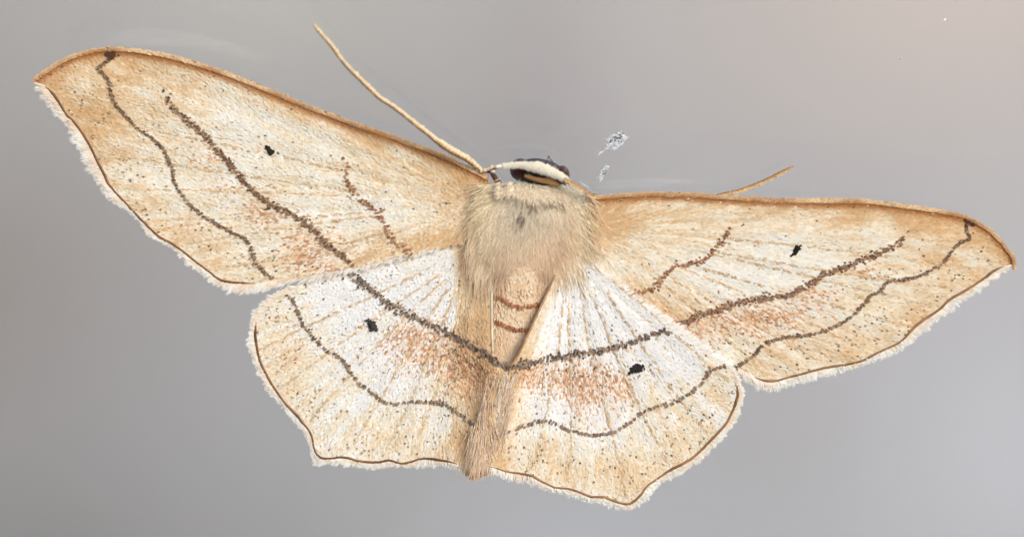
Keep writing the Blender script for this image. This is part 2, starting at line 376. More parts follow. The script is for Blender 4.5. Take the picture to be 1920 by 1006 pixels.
def h_RH(x, y):
    d = np.hypot(x - 1040, y - 420); a = np.arctan2(y - 470, x - 1075); dt = polydist(x, y, RH['costa'])
    return (.10 + .75 * np.clip((1905 - x) / 800, 0, 1.1) + .09 * np.exp(-(dt / 80) ** 2) + .016 * np.sin(a * 30) * smooth(60, 250, d)
            + .08 * (fbm(x / 130, y / 130) - .4) + ramp(x, y, RH, 60) * (.85 - .6 * smooth(680, 730, y)))
LH['strip'] = lambda x, y: (.85 * smooth(848, 864, x + (y - 560) * .03) * smooth(700, 660, y) + .55 * smooth(835, 870, x) * smooth(640, 700, y)) * 1.0  # inner strip: own tan, with the body's soft shade painted in
RH['strip'] = lambda x, y: .7 * smooth(34, 10, polydist(x, y, RH['inner'])) 
LF['h'], LH['h'], RF['h'], RH['h'] = h_LF, h_LH, h_RF, h_RH
LF['poly'] = LF['costa'] + [(930,380),(925,430)] + LF['hind'][::-1][1:] + LF['margin'][::-1][1:]
LH['poly'] = LH['costa'] + LH['margin'][1:] + LH['inner'][::-1][1:]
RF['poly'] = RF['costa'] + [(1070,420)] + RF['hind'][::-1] + RF['margin'][::-1][1:]
RH['poly'] = RH['costa'] + RH['margin'][1:] + RH['inner'][::-1][1:]
WHITE, CREAM, TAN, DTAN = S(243, 243, 242), S(242, 230, 208), S(230, 203, 164), S(212, 164, 106)
ORANGES = [S(222, 178, 138), S(206, 152, 108), S(230, 194, 158), S(186, 130, 90)]
DARKS = [S(112, 92, 72), S(138, 116, 92), S(92, 76, 62)]

def field(lst, x, y):
    s = np.zeros(np.shape(x))
    for (cx, cy, rx, ry, a) in lst: s = s + a * np.exp(-(((x - cx) / rx) ** 2 + ((y - cy) / ry) ** 2))
    return s

def membrane(name, W):
    poly = np.array(W['poly'], float); b = np.vstack([resample(np.vstack([p, q]), 5)[:-1] for p, q in zip(poly, np.roll(poly, -1, 0)) if np.hypot(*(p - q)) > .5])
    x0, y0 = poly.min(0); x1, y1 = poly.max(0)
    gx, gy = np.meshgrid(np.arange(x0, x1, 9), np.arange(y0, y1, 9)); gx = gx.ravel() + 4.5 * ((gy.ravel() // 9) % 2); gy = gy.ravel()
    k = inside(gx, gy, poly) & (polydist(gx, gy, np.vstack([poly, poly[:1]])) > 4)
    pts = np.vstack([b, np.c_[gx[k], gy[k]]]); nb = len(b)
    r = delaunay_2d_cdt([Vector(p) for p in pts], [], [list(range(nb))], 1, 1e-4)
    v = np.array([tuple(p) for p in r[0]]); F = np.array([f for f in r[2] if len(f) == 3])
    hh = W['h'](v[:, 0], v[:, 1]); top = P(v[:, 0], v[:, 1], hh)
    n = len(v); bot = top + np.array((0, .025, 0))
    e = {}
    for f in F:
        for a, c in ((f[0], f[1]), (f[1], f[2]), (f[2], f[0])): e[(a, c)] = 1
    rim = [(a, c) for (a, c) in e if (c, a) not in e]
    FF = np.vstack([F[:, ::-1], F + n] + [np.array([(a, c, c + n), (a, c + n, a + n)]) for a, c in rim])
    return mesh_obj(name, np.vstack([top, bot]), FF, M_memb, root)

def flow(x, y, W):
    bx, by = W['base']; dx, dy = x - bx, y - by
    L = np.hypot(dx, dy) + 1e-6
    return dx / L, dy / L

def rot(dx, dy, a):
    return dx * np.cos(a) - dy * np.sin(a), dx * np.sin(a) + dy * np.cos(a)

def cover(W, mem, fore):
    poly = np.array(W['poly'], float); x0, y0 = poly.min(0); x1, y1 = poly.max(0); s = 3.4 if fore else 3.45
    gx, gy = np.meshgrid(np.arange(x0, x1, s), np.arange(y0, y1, s)); x = gx.ravel(); y = gy.ravel()
    x = x + rng.normal(0, s * .33, x.size); y = y + rng.normal(0, s * .33, y.size)
    k = inside(x, y, poly); x, y = x[k], y[k]; n = len(x)
    dx, dy = flow(x, y, W); R = np.hypot(x - W['base'][0], y - W['base'][1]); A = np.arctan2(dy, dx)
    dm = polydist(x, y, W['margin']); dc = polydist(x, y, W['costa']) if fore else np.full(n, 999.)
    # streaks run with the veins
    st = fbm(A * 46 + 9, R / 46, 3); st2 = vnoise(A * 130, R / 22); big = fbm(x / 55, y / 55)
    T = field(W['tan'], x, y) * (.85 if fore else .62) - field(W['white'], x, y) * (.46 if fore else .5)
    T = T + (.2 if fore else .1) * np.exp(-(dm / 60) ** 2) + (.34 if fore else .26) + (1.1 if fore else .85) * (st - .5) + .6 * (big - .5) + .4 * (st2 - .5)
    if fore: T = T + .6 * np.exp(-(dc / 22) ** 2) + .28 * np.exp(-(dc / 60) ** 2)
    if 'strip' in W: T = T + W['strip'](x, y)
    T = np.clip(T + rng.normal(0, .12, n), 0, 1.35)
    WH = S(245, 240, 231) if fore else WHITE
    c = np.where((T < .5)[:, None], WH + (CREAM - WH) * (T / .5)[:, None], CREAM + (TAN - CREAM) * np.clip((T - .5) / .5, 0, 1)[:, None])
    c = c + (DTAN - c) * np.clip((T - 1) / .6, 0, 1)[:, None]
    if fore:
        k = smooth(19, 5, dc) * smooth(.1, .5, fbm(x / 40, y / 60) + .3)
        c = c + (S(170, 104, 46) - c) * k[:, None] * .95
    # orange scales scattered in the shaded bands
    fo = np.clip(field(W['orange'], x, y), 0, 1); c = c + (S(228, 182, 142) - c) * (fo * (.12 + .5 * st))[:, None]
    po = np.clip(fo, 0, .8) * (.45 + 1.1 * st2)
    m = rng.random(n) < po; oc = np.array(ORANGES)[rng.integers(0, 4, n)]; oc = oc + (c - oc) * (rng.random(n) * .2)[:, None]; c[m] = oc[m]
    # single dark scales, thicker towards the outer margin
    pd = (.008 if not fore else .006) + (.05 if fore else .042) * np.exp(-((dm - 36) / 34) ** 2) * smooth(.35, .7, fbm(x / 30, y / 30)) * 1.3
    pd = pd + field(W.get('darkdots', []), x, y)
    m = rng.random(n) < pd; kc = np.array(DARKS)[rng.integers(0, 3, n)]; kc = kc + (c - kc) * (rng.random(n) * .35)[:, None]; c[m] = kc[m]
    c = c * (1 + rng.normal(0, .045, n))[:, None]
    ln = np.where(rng.random(n) < .5, 1.0, 1.25) * (9.2 if fore else 7.6); wd = (3.5 if fore else 3.9) * (.85 + .3 * rng.random(n))
    ln = np.where(m, ln * .56, ln); wd = np.where(m, wd * .92, wd)
    ax, ay = rot(dx, dy, rng.normal(0, .13, n))
    ln = np.minimum(ln, dm + 5)
    hh = W['h'](x, y) + .012 + rng.random(n) * .008 + m * .010
    return leaves(x - ax * 3, y - ay * 3, hh, ax, ay, ln, wd, .008 + rng.random(n) * .009, np.clip(c, .003, .9), "scale_cover", M_scale, mem)

def line(W, mem, q, name="dark_line", dens=1.0):
    p = resample(q['p'], 2); n = int(len(p) * 2 * q['n'] * dens * (.8 if name == 'dark_line' and (q['s'] < 2.5 or q['f'] == .3 or q['f'] == .15) else 1) * (1.25 if name == 'dark_line' else 1))
    t = np.sort(rng.random(n)); i = t * (len(p) - 1)
    px = np.interp(i, range(len(p)), p[:, 0]); py = np.interp(i, range(len(p)), p[:, 1])
    d = np.gradient(p, axis=0); d /= np.linalg.norm(d, axis=1, keepdims=True) + 1e-9
    tx = np.interp(i, range(len(p)), d[:, 0]); ty = np.interp(i, range(len(p)), d[:, 1])
    wv = .55 + .9 * vnoise(i / 9 + 5, i * 0 + q['s']); off = rng.normal(0, .88 if q['s'] > 2.5 else .72, n) * q['s'] * wv
    wig = (fbm(i / 7, i * 0 + 3 * q['s']) - .5) * q['s'] * 1.5
    x = px - ty * (off + wig); y = py + tx * (off + wig)
    keep = rng.random(n) < (smooth(-.02, q['f'] + .02, t) if q['f'] else 1) * (.86 + .3 * vnoise(i / 14, i * 0 + 9))
    x, y, tx, ty = x[keep], y[keep], tx[keep], ty[keep]; n = len(x)
    dx, dy = flow(x, y, W); dx, dy = rot(dx, dy, rng.normal(0, .3, n))
    c = S(0, 0, 0) + np.array([S(*v) for v in q['c']])[rng.integers(0, len(q['c']), n)] * (.85 + .3 * rng.random(n))[:, None]
    if name == 'dark_line': c = c * np.array((1.2, 1.17, 1.12)) * (1 - .4 * np.exp(-(((x - 955) / 90) ** 2 + ((y - 690) / 60) ** 2)))[:, None]; c = c + (S(225, 200, 165) - c) * (rng.random(n) ** 2.2 * .5)[:, None]
    L = q.get('L', 6.4) * (.8 + .4 * rng.random(n))
    leaves(x - dx * 3, y - dy * 3, W['h'](x, y) + (.034 if name == 'dark_line' else .026) + rng.random(n) * .008, dx, dy, L, np.full(n, q.get('w', 3.7)), .012, c, name, M_scale, mem)

def discal(W, mem):
    cx, cy, ra, rb, an = W['discal']; n = int(ra * rb * 1.6)
    r = rng.random(n) ** .62 * rng.uniform(.6, 1.3, n); a = rng.random(n) * 2 * PI
    lx = r * np.cos(a) * ra; jag = .75 + .5 * vnoise(a * 1.3 + cx, a * 0 + cy); lx = lx * jag; ly = r * np.sin(a) * rb * (1 + .45 * np.cos(a)) * jag + 2.2 * np.sin(r * np.cos(a) * 2.2 + cx)
    x = cx + lx * math.cos(an) - ly * math.sin(an); y = cy + lx * math.sin(an) + ly * math.cos(an)
    dx, dy = flow(x, y, W); dx, dy = rot(dx, dy, rng.normal(0, .35, n))
    c = S(40, 33, 30) * (.6 + .9 * rng.random(n))[:, None]
    o = leaves(x - dx * 3, y - dy * 3, W['h'](x, y) + .032 + (1 - np.clip(r, 0, 1)) * .04, dx, dy, np.full(n, 6.), np.full(n, 3.2), .02, c, "discal_spot", M_scale, mem)
    if 'kind' in o: del o["kind"]

def fringe(W, mem, inner, outer, name="fringe", per=2.0, tanb=.5, tail=None, cold=0.0, dh=0.0):
    a = resample(inner, 1.0); b = resample(outer, 1.0); n = int(len(a) * per)
    rows = []
    for k in range(3):
        t = rng.random(n); ia = t * (len(a) - 1); ib = t * (len(b) - 1)
        bx = np.interp(ia, range(len(a)), a[:, 0]); by = np.interp(ia, range(len(a)), a[:, 1])
        ex = np.interp(ib, range(len(b)), b[:, 0]); ey = np.interp(ib, range(len(b)), b[:, 1])
        dx, dy = ex - bx, ey - by; L = np.hypot(dx, dy) + 1e-6; dx /= L; dy /= L
        fx, fy = flow(bx, by, W); dx = dx * .75 + fx * .45; dy = dy * .75 + fy * .45; q = np.hypot(dx, dy) + 1e-6; dx /= q; dy /= q
        cl = vnoise(ia / 7 + 3 * k, ia * 0 + k); dx, dy = rot(dx, dy, (cl - .5) * .5 + rng.normal(0, .08, n))
        ff = (.62, .86, 1.02)[k]; ln = np.clip(L * .86, 6, 34) * ff * (.72 + .42 * vnoise(ia / 5, ia * 0 + 8 + k)) + 3
        m = np.clip(tanb * (.8, .35, .08)[k] * (.5 + vnoise(ia / 16, ia * 0 + 4) * 1.2), 0, 1)
        c = S(253, 250, 244) * (1 - m)[:, None] + S(232, 202, 162) * m[:, None]
        pk = (vnoise(ia / 26, ia * 0 + 14) > .68) & (rng.random(n) < .5); c[pk] = c[pk] * .75 + S(226, 196, 170) * .25
        if cold: c = c * (1 - cold) + S(232, 238, 246) * cold
        if tail is not None:
            z = np.exp(-((bx - tail[0]) ** 2 + (by - tail[1]) ** 2) / 13 ** 2); c = c + (S(84, 80, 78) - c) * (z * .85)[:, None]
        rows.append((bx - dx * 3, by - dy * 3, W['h'](bx, by) + dh + .02 - .012 * k + rng.random(n) * .02, dx, dy, ln, np.full(n, 2.3) * (.7 + .5 * rng.random(n)), c))
    x, y, h, dx, dy, L, Wd, c = [np.concatenate(v) for v in zip(*rows)]
    return leaves(x, y, h, dx, dy, L, Wd, rng.normal(.0, .012, len(x)), np.clip(c, 0, .92), name, M_scale, mem, blunt=.6)

def vein_paths(W, ends, fore):
    out = []
    bx, by = W['base']
    for k, (ex, ey) in enumerate(ends):
        s = .34 if fore else .22
        q = [(bx + (ex - bx) * t + 6 * math.sin(5 * t + k), by + (ey - by) * t + (7 if fore else 0) * math.sin(PI * t) * (1 if k % 2 else -1)) for t in np.linspace(s, .97, 7)]
        out.append(q)
    return out

ENDS = {'LF': [(122,212),(173,281),(211,354),(265,411),(327,459),(390,508),(480,531)],
        'LH': [(482,660),(520,735),(570,795),(640,858),(710,866),(770,865)],
        'RF': [(1866,507),(1813,543),(1762,579),(1714,614),(1637,664),(1559,686),(1458,713)],
        'RH': [(1382,722),(1337,822),(1256,881),(1173,944),(1063,915),(999,892)]}

def costal_edge(W, mem):
    c = resample(W['costa'], 3); n = len(c); t = np.linspace(0, 1, n)
    h = W['h'](c[:, 0], c[:, 1]) + .02
    r = (3.2 + 1.6 * smooth(.0, .35, t)) * (.9 + .25 * vnoise(t * 60, t * 0 + 2)) * (1 - .35 * smooth(.8, 1, t))
    cen = c.mean(0)
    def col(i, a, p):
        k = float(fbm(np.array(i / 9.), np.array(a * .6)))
        e = smooth(-.2, .7, np.array(math.cos(a) * (1 if W is LF else -1) + .2 * math.sin(a))); return ((S(158, 100, 48) * (1 - k) + S(190, 136, 78) * k) * (1 - e) + S(238, 206, 164) * e)[None]  # outer side painted paler as the rim highlight
    tube(np.c_[c, h, r], "leading_edge", M_edge, mem, 8, .9, col)

def rim_scales(W, mem):
    c = resample(W['costa'], 1.2); n = len(c) * 2; i = rng.random(n) * (len(c) - 1)
    x = np.interp(i, range(len(c)), c[:, 0]); y = np.interp(i, range(len(c)), c[:, 1])
    d = np.gradient(c, axis=0); d /= np.linalg.norm(d, axis=1, keepdims=True) + 1e-9
    tx = np.interp(i, range(len(c)), d[:, 0]); ty = np.interp(i, range(len(c)), d[:, 1])
    s = -1 if W is LF else 1         # costa is listed tip to base: scales lie towards the tip
    fx, fy = -tx, -ty; nx, ny = (ty, -tx) if W is LF else (-ty, tx)
    g = rng.random(n); x = x + nx * (g * 6 - 3); y = y + ny * (g * 6 - 3)
    k = rng.random(n) * .45 + .1; dx = fx + nx * k; dy = fy + ny * k; q = np.hypot(dx, dy); dx /= q; dy /= q
    tt = i / (len(c) - 1); br = smooth(.25, .75, fbm(i / 60, i * 0 + 6) + .15)
    m = (.25 + .6 * (1 - g)) * br
    cc = S(236, 206, 164) * (1 - m)[:, None] + S(172, 112, 56) * m[:, None]
    leaves(x, y, W['h'](x, y) + .05 - .02 * g, dx, dy, 6.5 + 3 * rng.random(n), np.full(n, 2.8), .02, cc * (.85 + .3 * rng.random(n))[:, None], "edge_scales", M_scale, mem)

def margin_line(W, mem, pts, c0):
    p = resample(pts, 3); n = len(p); t = np.linspace(0, 1, n)
    p = p + np.c_[(fbm(t * n / 8, t * 0) - .5) * 3, (fbm(t * n / 8, t * 0 + 5) - .5) * 3]
    r = 1.8 * (.75 + .6 * vnoise(t * n / 10, t * 0 + 4)) * smooth(-.01, .03, t) * smooth(1.01, .95, t) + .2
    def col(i, a, q):
        k = float(fbm(np.array(i / 6.), np.array(1.5))); return (S(*c0) * (.6 + .8 * k))[None]
    tube(np.c_[p, W['h'](p[:, 0], p[:, 1]) + .045, r], "margin_line", M_edge, mem, 6, .8, col)

def build_wing(name, key, W, fore):
    mem = membrane(name, W)
    cover(W, mem, fore)
    for e in vein_paths(W, ENDS[key], fore):
        line(W, mem, dict(p=e, s=1.2, n=.34, c=[(222,196,160),(228,206,174),(208,176,138)], f=0, L=8.5, w=2.8), "vein", .8)
    for q in W['lines']: line(W, mem, q)
    discal(W, mem)
    return mem

lf = build_wing("forewing", 'LF', LF, True)
costal_edge(LF, lf); rim_scales(LF, lf)
margin_line(LF, lf, LF['margin'][1:-2], (138, 90, 46))
fringe(LF, lf, LF['margin'], LF['fringe'], tanb=.5)
fringe(LF, lf, LF['hind'][:-2], [(497,550),(540,540),(580,536),(620,528),(655,521),(700,508),(757,490),(810,476)], name="hind_fringe", per=.55, tanb=.6, cold=.2, dh=-.035)
# blotch where the outer line meets the costa
def blotch(W, mem, cx, cy, rx, ry):
    n = 46; x = cx + rng.normal(0, rx, n); y = cy + rng.normal(0, ry, n); dx, dy = flow(x, y, W)
    leaves(x, y, W['h'](x, y) + .04, dx, dy, np.full(n, 6.), np.full(n, 3.4), .02, S(84, 56, 38) * (.8 + .5 * rng.random(n))[:, None], "costal_spot", M_scale, mem)
blotch(LF, lf, 209, 104, 6, 3.5)
lh = build_wing("hindwing", 'LH', LH, False)
margin_line(LH, lh, LH['margin'][4:-1], (136, 92, 54))
fringe(LH, lh, LH['margin'], LH['fringe'], tanb=.42, tail=(588, 868))
rf = build_wing("forewing.001", 'RF', RF, True)
costal_edge(RF, rf); rim_scales(RF, rf)
margin_line(RF, rf, RF['margin'][1:-2], (158, 110, 64))
fringe(RF, rf, RF['margin'], RF['fringe'], tanb=.34)
blotch(RF, rf, 1816, 416, 5, 3.5)
rh = build_wing("hindwing.001", 'RH', RH, False)
margin_line(RH, rh, RH['margin'][2:], (160, 112, 68))
fringe(RH, rh, RH['margin'], RH['fringe'], tanb=.4)
fringe(RH, rh, RH['costa'][2:], [(1118,482),(1155,505),(1186,532),(1216,555),(1255,578),(1272,590),(1293,606),(1324,632),(1352,654),(1378,672)], name="upper_fringe", per=.45, tanb=.2, cold=.15)

# pale raised fold along the left hindwing's inner edge, brown edge on the right one
def fold(W, mem, pts, r, c0):
    p = resample(pts, 5)
    tube(np.c_[p, W['h'](p[:, 0], p[:, 1]) + .03, np.full(len(p), r)], "inner_edge", M_edge, mem, 8, 1, lambda i, a, q: (S(*c0) * (.85 + .2 * math.sin(a)))[None])
fold(LH, lh, LH['inner'][:4], 2.6, (232, 214, 182))
fold(RH, rh, [(1040,515),(1034,530),(1012,578),(992,622),(972,664),(957,688)], 2.2, (176, 132, 92))

# ------------------------------------------------------------------ body
def ab_h(x, y):
    i = np.clip(np.searchsorted(AB[:, 1], y), 0, len(AB) - 1); q = AB[i]
    return q[:, 2] + .006 * np.sqrt(np.clip(q[:, 3] ** 2 - (x - q[:, 0]) ** 2, 0, None))
tube(AB, "abdomen", M_body, root, 22, .6)
abd = bpy.data.objects["abdomen"]
n = 5200; y = rng.uniform(480, 896, n); i = np.clip(np.searchsorted(AB[:, 1], y), 0, len(AB) - 1)
x = AB[i, 0] + rng.uniform(-.97, .97, n) * AB[i, 3]
dx, dy = rot(np.full(n, -.2), np.full(n, .98), rng.normal(0, .14, n))
T = np.clip(.1 + 1.1 * (fbm(x / 12, y / 50) - .2) + rng.normal(0, .2, n), 0, 1)
c = S(240, 222, 196) * (1 - T)[:, None] + S(224, 188, 148) * T[:, None]
c = c + (S(232, 198, 164) - c) * (smooth(690, 800, y) * .8)[:, None]
leaves(x, y - 8, ab_h(x, y) + .012, dx, dy, np.full(n, 13.) * (.8 + .4 * rng.random(n)), np.full(n, 4.), .035, c, "scale_cover", M_fur, abd)
for pts in ([(918,548),(940,560),(960,571),(983,576),(1012,570)], [(916,598),(934,604),(955,614),(975,619),(998,619)]):
    p = resample(pts, 1.0); n = int(len(p) * .85); i = rng.integers(0, len(p), n)
    x = p[i, 0]; y = p[i, 1] + rng.normal(0, 1.4, n); dx, dy = rot(np.full(n, -.15), np.full(n, .98), rng.normal(0, .18, n))
    c = np.array([S(160, 106, 76), S(134, 86, 62), S(190, 132, 96)])[rng.integers(0, 3, n)]
    leaves(x, y - 4, ab_h(x, y) + .05, dx, dy, np.full(n, 8.) * (.7 + .5 * rng.random(n)), np.full(n, 3.2), .03, c, "band", M_fur, abd)

def hairs(bx, by, dx, dy, L, hfun, lift, W, c0, c1, name, parent, K=5, droop=.0):
    n = len(bx); pts = np.empty((n, K, 3)); px, py = bx.copy(), by.copy()
    cu = rng.normal(0, .22, n)
    for k in range(K):
        t = k / (K - 1); pts[:, k, 0] = px; pts[:, k, 1] = py
        pts[:, k, 2] = hfun(px, py) + lift * (.15 + math.sin(min(t * 2.2, 1.57)) * .85) - droop * t * t
        ax, ay = rot(dx, dy, cu * (t - .3)); px = px + ax * L / (K - 1); py = py + ay * L / (K - 1)
    return strands(pts, W, c0, c1, name, M_fur, parent)

# inner hair of the hindwings, meeting in a ridge over the abdomen
for W, mem, sgn, n in ((LH, lh, -1, 210), (RH, rh, 1, 210)):
    p = resample(W['inner'][5:], 1.0); i = (rng.random(n) ** .9 * (len(p) - 12)).astype(int)
    bx = p[i, 0] + sgn * rng.random(n) ** 1.8 * (44 if sgn < 0 else 24) - sgn * 5; by = p[i, 1] + 6
    dx = np.where(np.full(n, sgn) > 0, -.42, -.12) + rng.normal(0, .13, n); dy = np.full(n, .95)
    ql = np.hypot(dx, dy); dx /= ql; dy /= ql
    m = rng.random(n)[:, None]; c0 = S(250, 226, 198) * (1 - m) + S(255, 246, 232) * m
    hairs(bx, by, dx, dy, np.minimum(20 + 28 * rng.random(n), 892 - by), lambda a, b: h_LH(a, b) * .0 + np.interp(b, [690, 780, 880, 900], [1.12, 1.02, .82, .8]) + W['h'](a, b) * .1, .03 + .04 * rng.random(n), 1.1 + rng.random(n) * .6, c0, c0 * 1.05, "inner_hair", mem)
# tail tuft
n = 480; a = rng.random(n) ** .5; by = 770 + 103 * a; bx = 899 + (850 - by) * .16 + rng.normal(0, 12, n)
dx = (bx - 902) / 70 + rng.normal(0, .1, n) - .08; dy = np.ones(n); q = np.hypot(dx, dy); dx /= q; dy /= q
m = rng.random(n)[:, None]; c0 = S(250, 220, 188) * (1 - m) + S(255, 240, 218) * m
hairs(bx, by, dx, dy, np.minimum(16 + 24 * rng.random(n), 902 - by), lambda a, b: np.maximum(h_LH(a, b), 1.06 - ((a - 897) / 60) ** 2 * .6) + .02, .05 * rng.random(n), 1.1 + .6 * rng.random(n), c0, c0, "tail_tuft", abd)

thx = blob(999, 428, .78, 78, 82, .3, 0, "thorax", M_body, root, .05)
n = 9500; v = rng.random(n) ** 1.1; by = 346 + 150 * v + rng.normal(0, 5, n)
hw = np.interp(by, [340, 375, 440, 520], [60, 80, 66, 40]); bx = np.interp(by, [340, 520], [1006, 984]) + np.clip(rng.normal(0, .5, n), -1.35, 1.35) * hw
dx = (bx - 998) / 105 * .55 - .06; dy = .85 + (by - 395) / 300
front = by < 372; dy = np.where(front, np.maximum(dy * .5, .2), dy)
dx, dy = rot(dx, dy, rng.normal(0, .2, n)); q = np.hypot(dx, dy) + .05; dx /= q; dy /= q
L = (30 + 52 * rng.random(n)) * np.where(front, .45, 1); L = L * np.interp(by, [400, 440, 500], [1, .85, .5]) * np.where(rng.random(n) < .14, 1.7, 1)
m = smooth(-60, 70, (bx - 1000) * .5 + (by - 430))[:, None]; v = rng.random(n)[:, None]
c0 = np.minimum((S(253, 238, 212) * (1 - m) + S(248, 222, 192) * m) * (.96 + .04 * v), .97)
fr_ = smooth(400, 345, by)[:, None]; c0 = c0 * (1 - fr_) + S(255, 248, 228) * (.97 + .03 * v) * fr_
gr = np.exp(-(((bx - 990) / 34) ** 2 + ((by - 385) / 26) ** 2))[:, None]; c0 = c0 * (1 - gr * .35) + S(168, 158, 148) * gr * .35
lim = lambda a, b: thorax_h(a, b)
hairs(bx, by, dx, dy, L, lim, .015 + .045 * rng.random(n), .8 + .5 * rng.random(n), c0, c0 * 1.05, "fur", thx)
# shoulder hair lying over the wing bases
n = 800; s = rng.random(n) < .5
bx = np.where(s, rng.normal(926, 14, n), rng.normal(1068, 14, n)); by = np.where(s, np.maximum(rng.normal(405, 38, n), 345 - (bx - 930) * .1), np.maximum(rng.normal(430, 32, n), 380))
dx = np.where(s, -.62, .62) + rng.normal(0, .2, n); dy = .55 + (by - 380) / 160 + rng.normal(0, .15, n); q = np.hypot(dx, dy); dx /= q; dy /= q
v = rng.random(n)[:, None]; c0 = S(244, 224, 188) * (1 - v) + S(252, 238, 210) * v
hairs(bx, by, dx, dy, 24 + 34 * rng.random(n), lambda a, b: np.maximum(thorax_h(a, b), .95), .05 * rng.random(n), 1.6 + rng.random(n), c0, c0, "shoulder_hair", thx)
# long soft hair running from the thorax down over the hindwing bases and the abdomen
n = 900; g = rng.integers(0, 3, n)
bx = np.choose(g, [rng.normal(902, 14, n), rng.normal(1058, 16, n), rng.normal(985, 30, n)]); by = np.choose(g, [rng.normal(462, 26, n), rng.normal(462, 22, n), rng.normal(492, 16, n)])
dx = np.choose(g, [rng.normal(-.06, .08, n), rng.normal(.16, .14, n), rng.normal(-.1, .1, n)]); dy = np.ones(n); q = np.hypot(dx, dy); dx /= q; dy /= q
v = rng.random(n)[:, None]; c0 = S(246, 222, 190) * (1 - v) + S(254, 238, 212) * v
hairs(bx, by, dx, dy, 34 + 50 * rng.random(n), lambda a, b: np.maximum(np.maximum(thorax_h(a, b), .94), np.where(a < 930, h_LH(a, b), np.where(a > 1030, h_RH(a, b), ab_h(a, b))) + .02), .02 * rng.random(n), .8 + .6 * rng.random(n), c0, c0, "base_hair", thx)
# cream collar hair behind the head
n = 900; bx = rng.normal(1000, 36, n); bx = np.clip(bx, 938, 1056); by = 361 + (bx - 1000) * .13 + rng.normal(0, 7, n)
dx = (bx - 1000) / 70 + rng.normal(0, .25, n); dy = rng.uniform(-.05, 1, n); q = np.hypot(dx, dy) + .05; dx /= q; dy /= q
c0 = S(255, 240, 216) * (.93 + .07 * rng.random(n))[:, None]
hairs(bx, by, dx, dy, 10 + 14 * rng.random(n), lambda a, b: np.maximum(thorax_h(a, b), 1.06), .02 + .03 * rng.random(n), 1.4 + .8 * rng.random(n), c0, c0, "collar_hair", thx)
# scuffed dark patches on the thorax
for cx, cy, ra, k in ((978, 410, 5, 12), (998, 392, 4, 7), (1032, 384, 3, 3)):
    bx = cx + rng.normal(0, ra * .6, k); by = cy + rng.normal(0, ra, k)
    hairs(bx, by - 5, rng.normal(0, .3, k), np.ones(k), 9 + 8 * rng.random(k), lim, np.full(k, .13), np.full(k, 2.4), np.tile(S(176, 150, 146), (k, 1)), np.tile(S(200, 178, 158), (k, 1)), "dark_hair", thx)

# ------------------------------------------------------------------ head, eyes, antennae, legs
H_OFF = .36
head = blob(1013, 327, .95, 48, 30, .62, .2, "head", M_frons, root, .12)
blob(976, 318, 1.0, 20, 21, .48, .2, "eye", M_eye, head); blob(1052, 331, 1.0, 16, 21, .48, .2, "eye", M_eye, head)
p = resample([(930,313,1.62,3.2),(955,311,1.64,4),(976,310,1.66,5),(988,312,1.68,7),(1004,313.5,1.7,9),(1022,318,1.7,9.8),(1040,325.5,1.68,8),(1054,333,1.64,6.5),(1068,341,1.6,4)], 2.5)
tuft = tube(p, "vertex_tuft", M_horn, head, 14, .8, lambda i, a, q: (S(255, 249, 234) * (.97 + .03 * math.sin(a)))[None])
n = 900; i = rng.integers(6, len(p) - 2, n); s = rng.uniform(-1, 1, n)
x = p[i, 0]; y = p[i, 1] + s * p[i, 3]; dx, dy = rot(np.full(n, .25), np.full(n, -.95), rng.normal(0, .3, n))
leaves(x, y + 3, p[i, 2] + .008 * p[i, 3] * np.sqrt(1 - s * s) + .01, dx, dy, np.full(n, 7.), np.full(n, 3.), .03,
       (S(255, 249, 234) * (1 - smooth(.2, 1, s)[:, None] * .3) ) * (.88 + .16 * rng.random(n))[:, None], "scale_cover", M_fur, tuft)
tube(resample([(983,329,1.5,3),(993,331,1.5,5.5),(1008,334,1.5,7.5),(1024,337.5,1.5,7.5),(1038,342.5,1.5,6),(1048,348,1.46,4)], 3), "collar", M_horn, head, 10, .8,
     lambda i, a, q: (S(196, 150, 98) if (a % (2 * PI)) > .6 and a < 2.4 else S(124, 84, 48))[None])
tube(resample([(964,342,1.2,3),(1000,347,1.34,6),(1030,352,1.34,6),(1064,361,1.2,3)], 3), "neck", M_fur, head, 10, .8, lambda i, a, q: S(252, 240, 214)[None])
# small bristles on the face
for q in ([(1026,299),(1029,292),(1031,298)], [(1031,299),(1035,301),(1036,308)]):
    tube(resample([(a, b, 1.2, .9) for a, b in q], 1.5), "bristle", M_frons, head, 5)

def antenna(name, pts, light, dark, step=2.2, up=1):
    p = resample(pts, step); i = np.arange(len(p))
    p[:, 3] *= 1 + .13 * np.sin(i * 1.9) + rng.normal(0, .05, len(p))
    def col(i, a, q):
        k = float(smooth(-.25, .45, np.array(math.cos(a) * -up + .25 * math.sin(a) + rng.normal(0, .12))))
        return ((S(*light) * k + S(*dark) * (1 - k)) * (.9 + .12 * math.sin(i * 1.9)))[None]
    o = tube(p, name, M_horn, root, 12, 1, col)
    # overlapping scales along the pale side
    n = int(len(p) * 3.2); j = rng.integers(1, len(p) - 1, n); d = np.gradient(p[:, :2], axis=0); d /= np.linalg.norm(d, axis=1, keepdims=True) + 1e-9
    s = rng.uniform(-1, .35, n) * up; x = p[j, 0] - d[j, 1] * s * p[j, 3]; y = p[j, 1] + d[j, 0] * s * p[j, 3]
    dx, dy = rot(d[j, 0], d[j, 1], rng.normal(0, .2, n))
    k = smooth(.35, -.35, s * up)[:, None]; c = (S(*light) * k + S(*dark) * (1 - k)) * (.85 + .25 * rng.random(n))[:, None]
    leaves(x, y, p[j, 2] + .01 * p[j, 3] * np.sqrt(np.clip(1 - s * s, 0, 1)), dx, dy, np.full(n, 5.5), np.full(n, 2.4), .015, c, "scale_cover", M_horn, o)
    return o
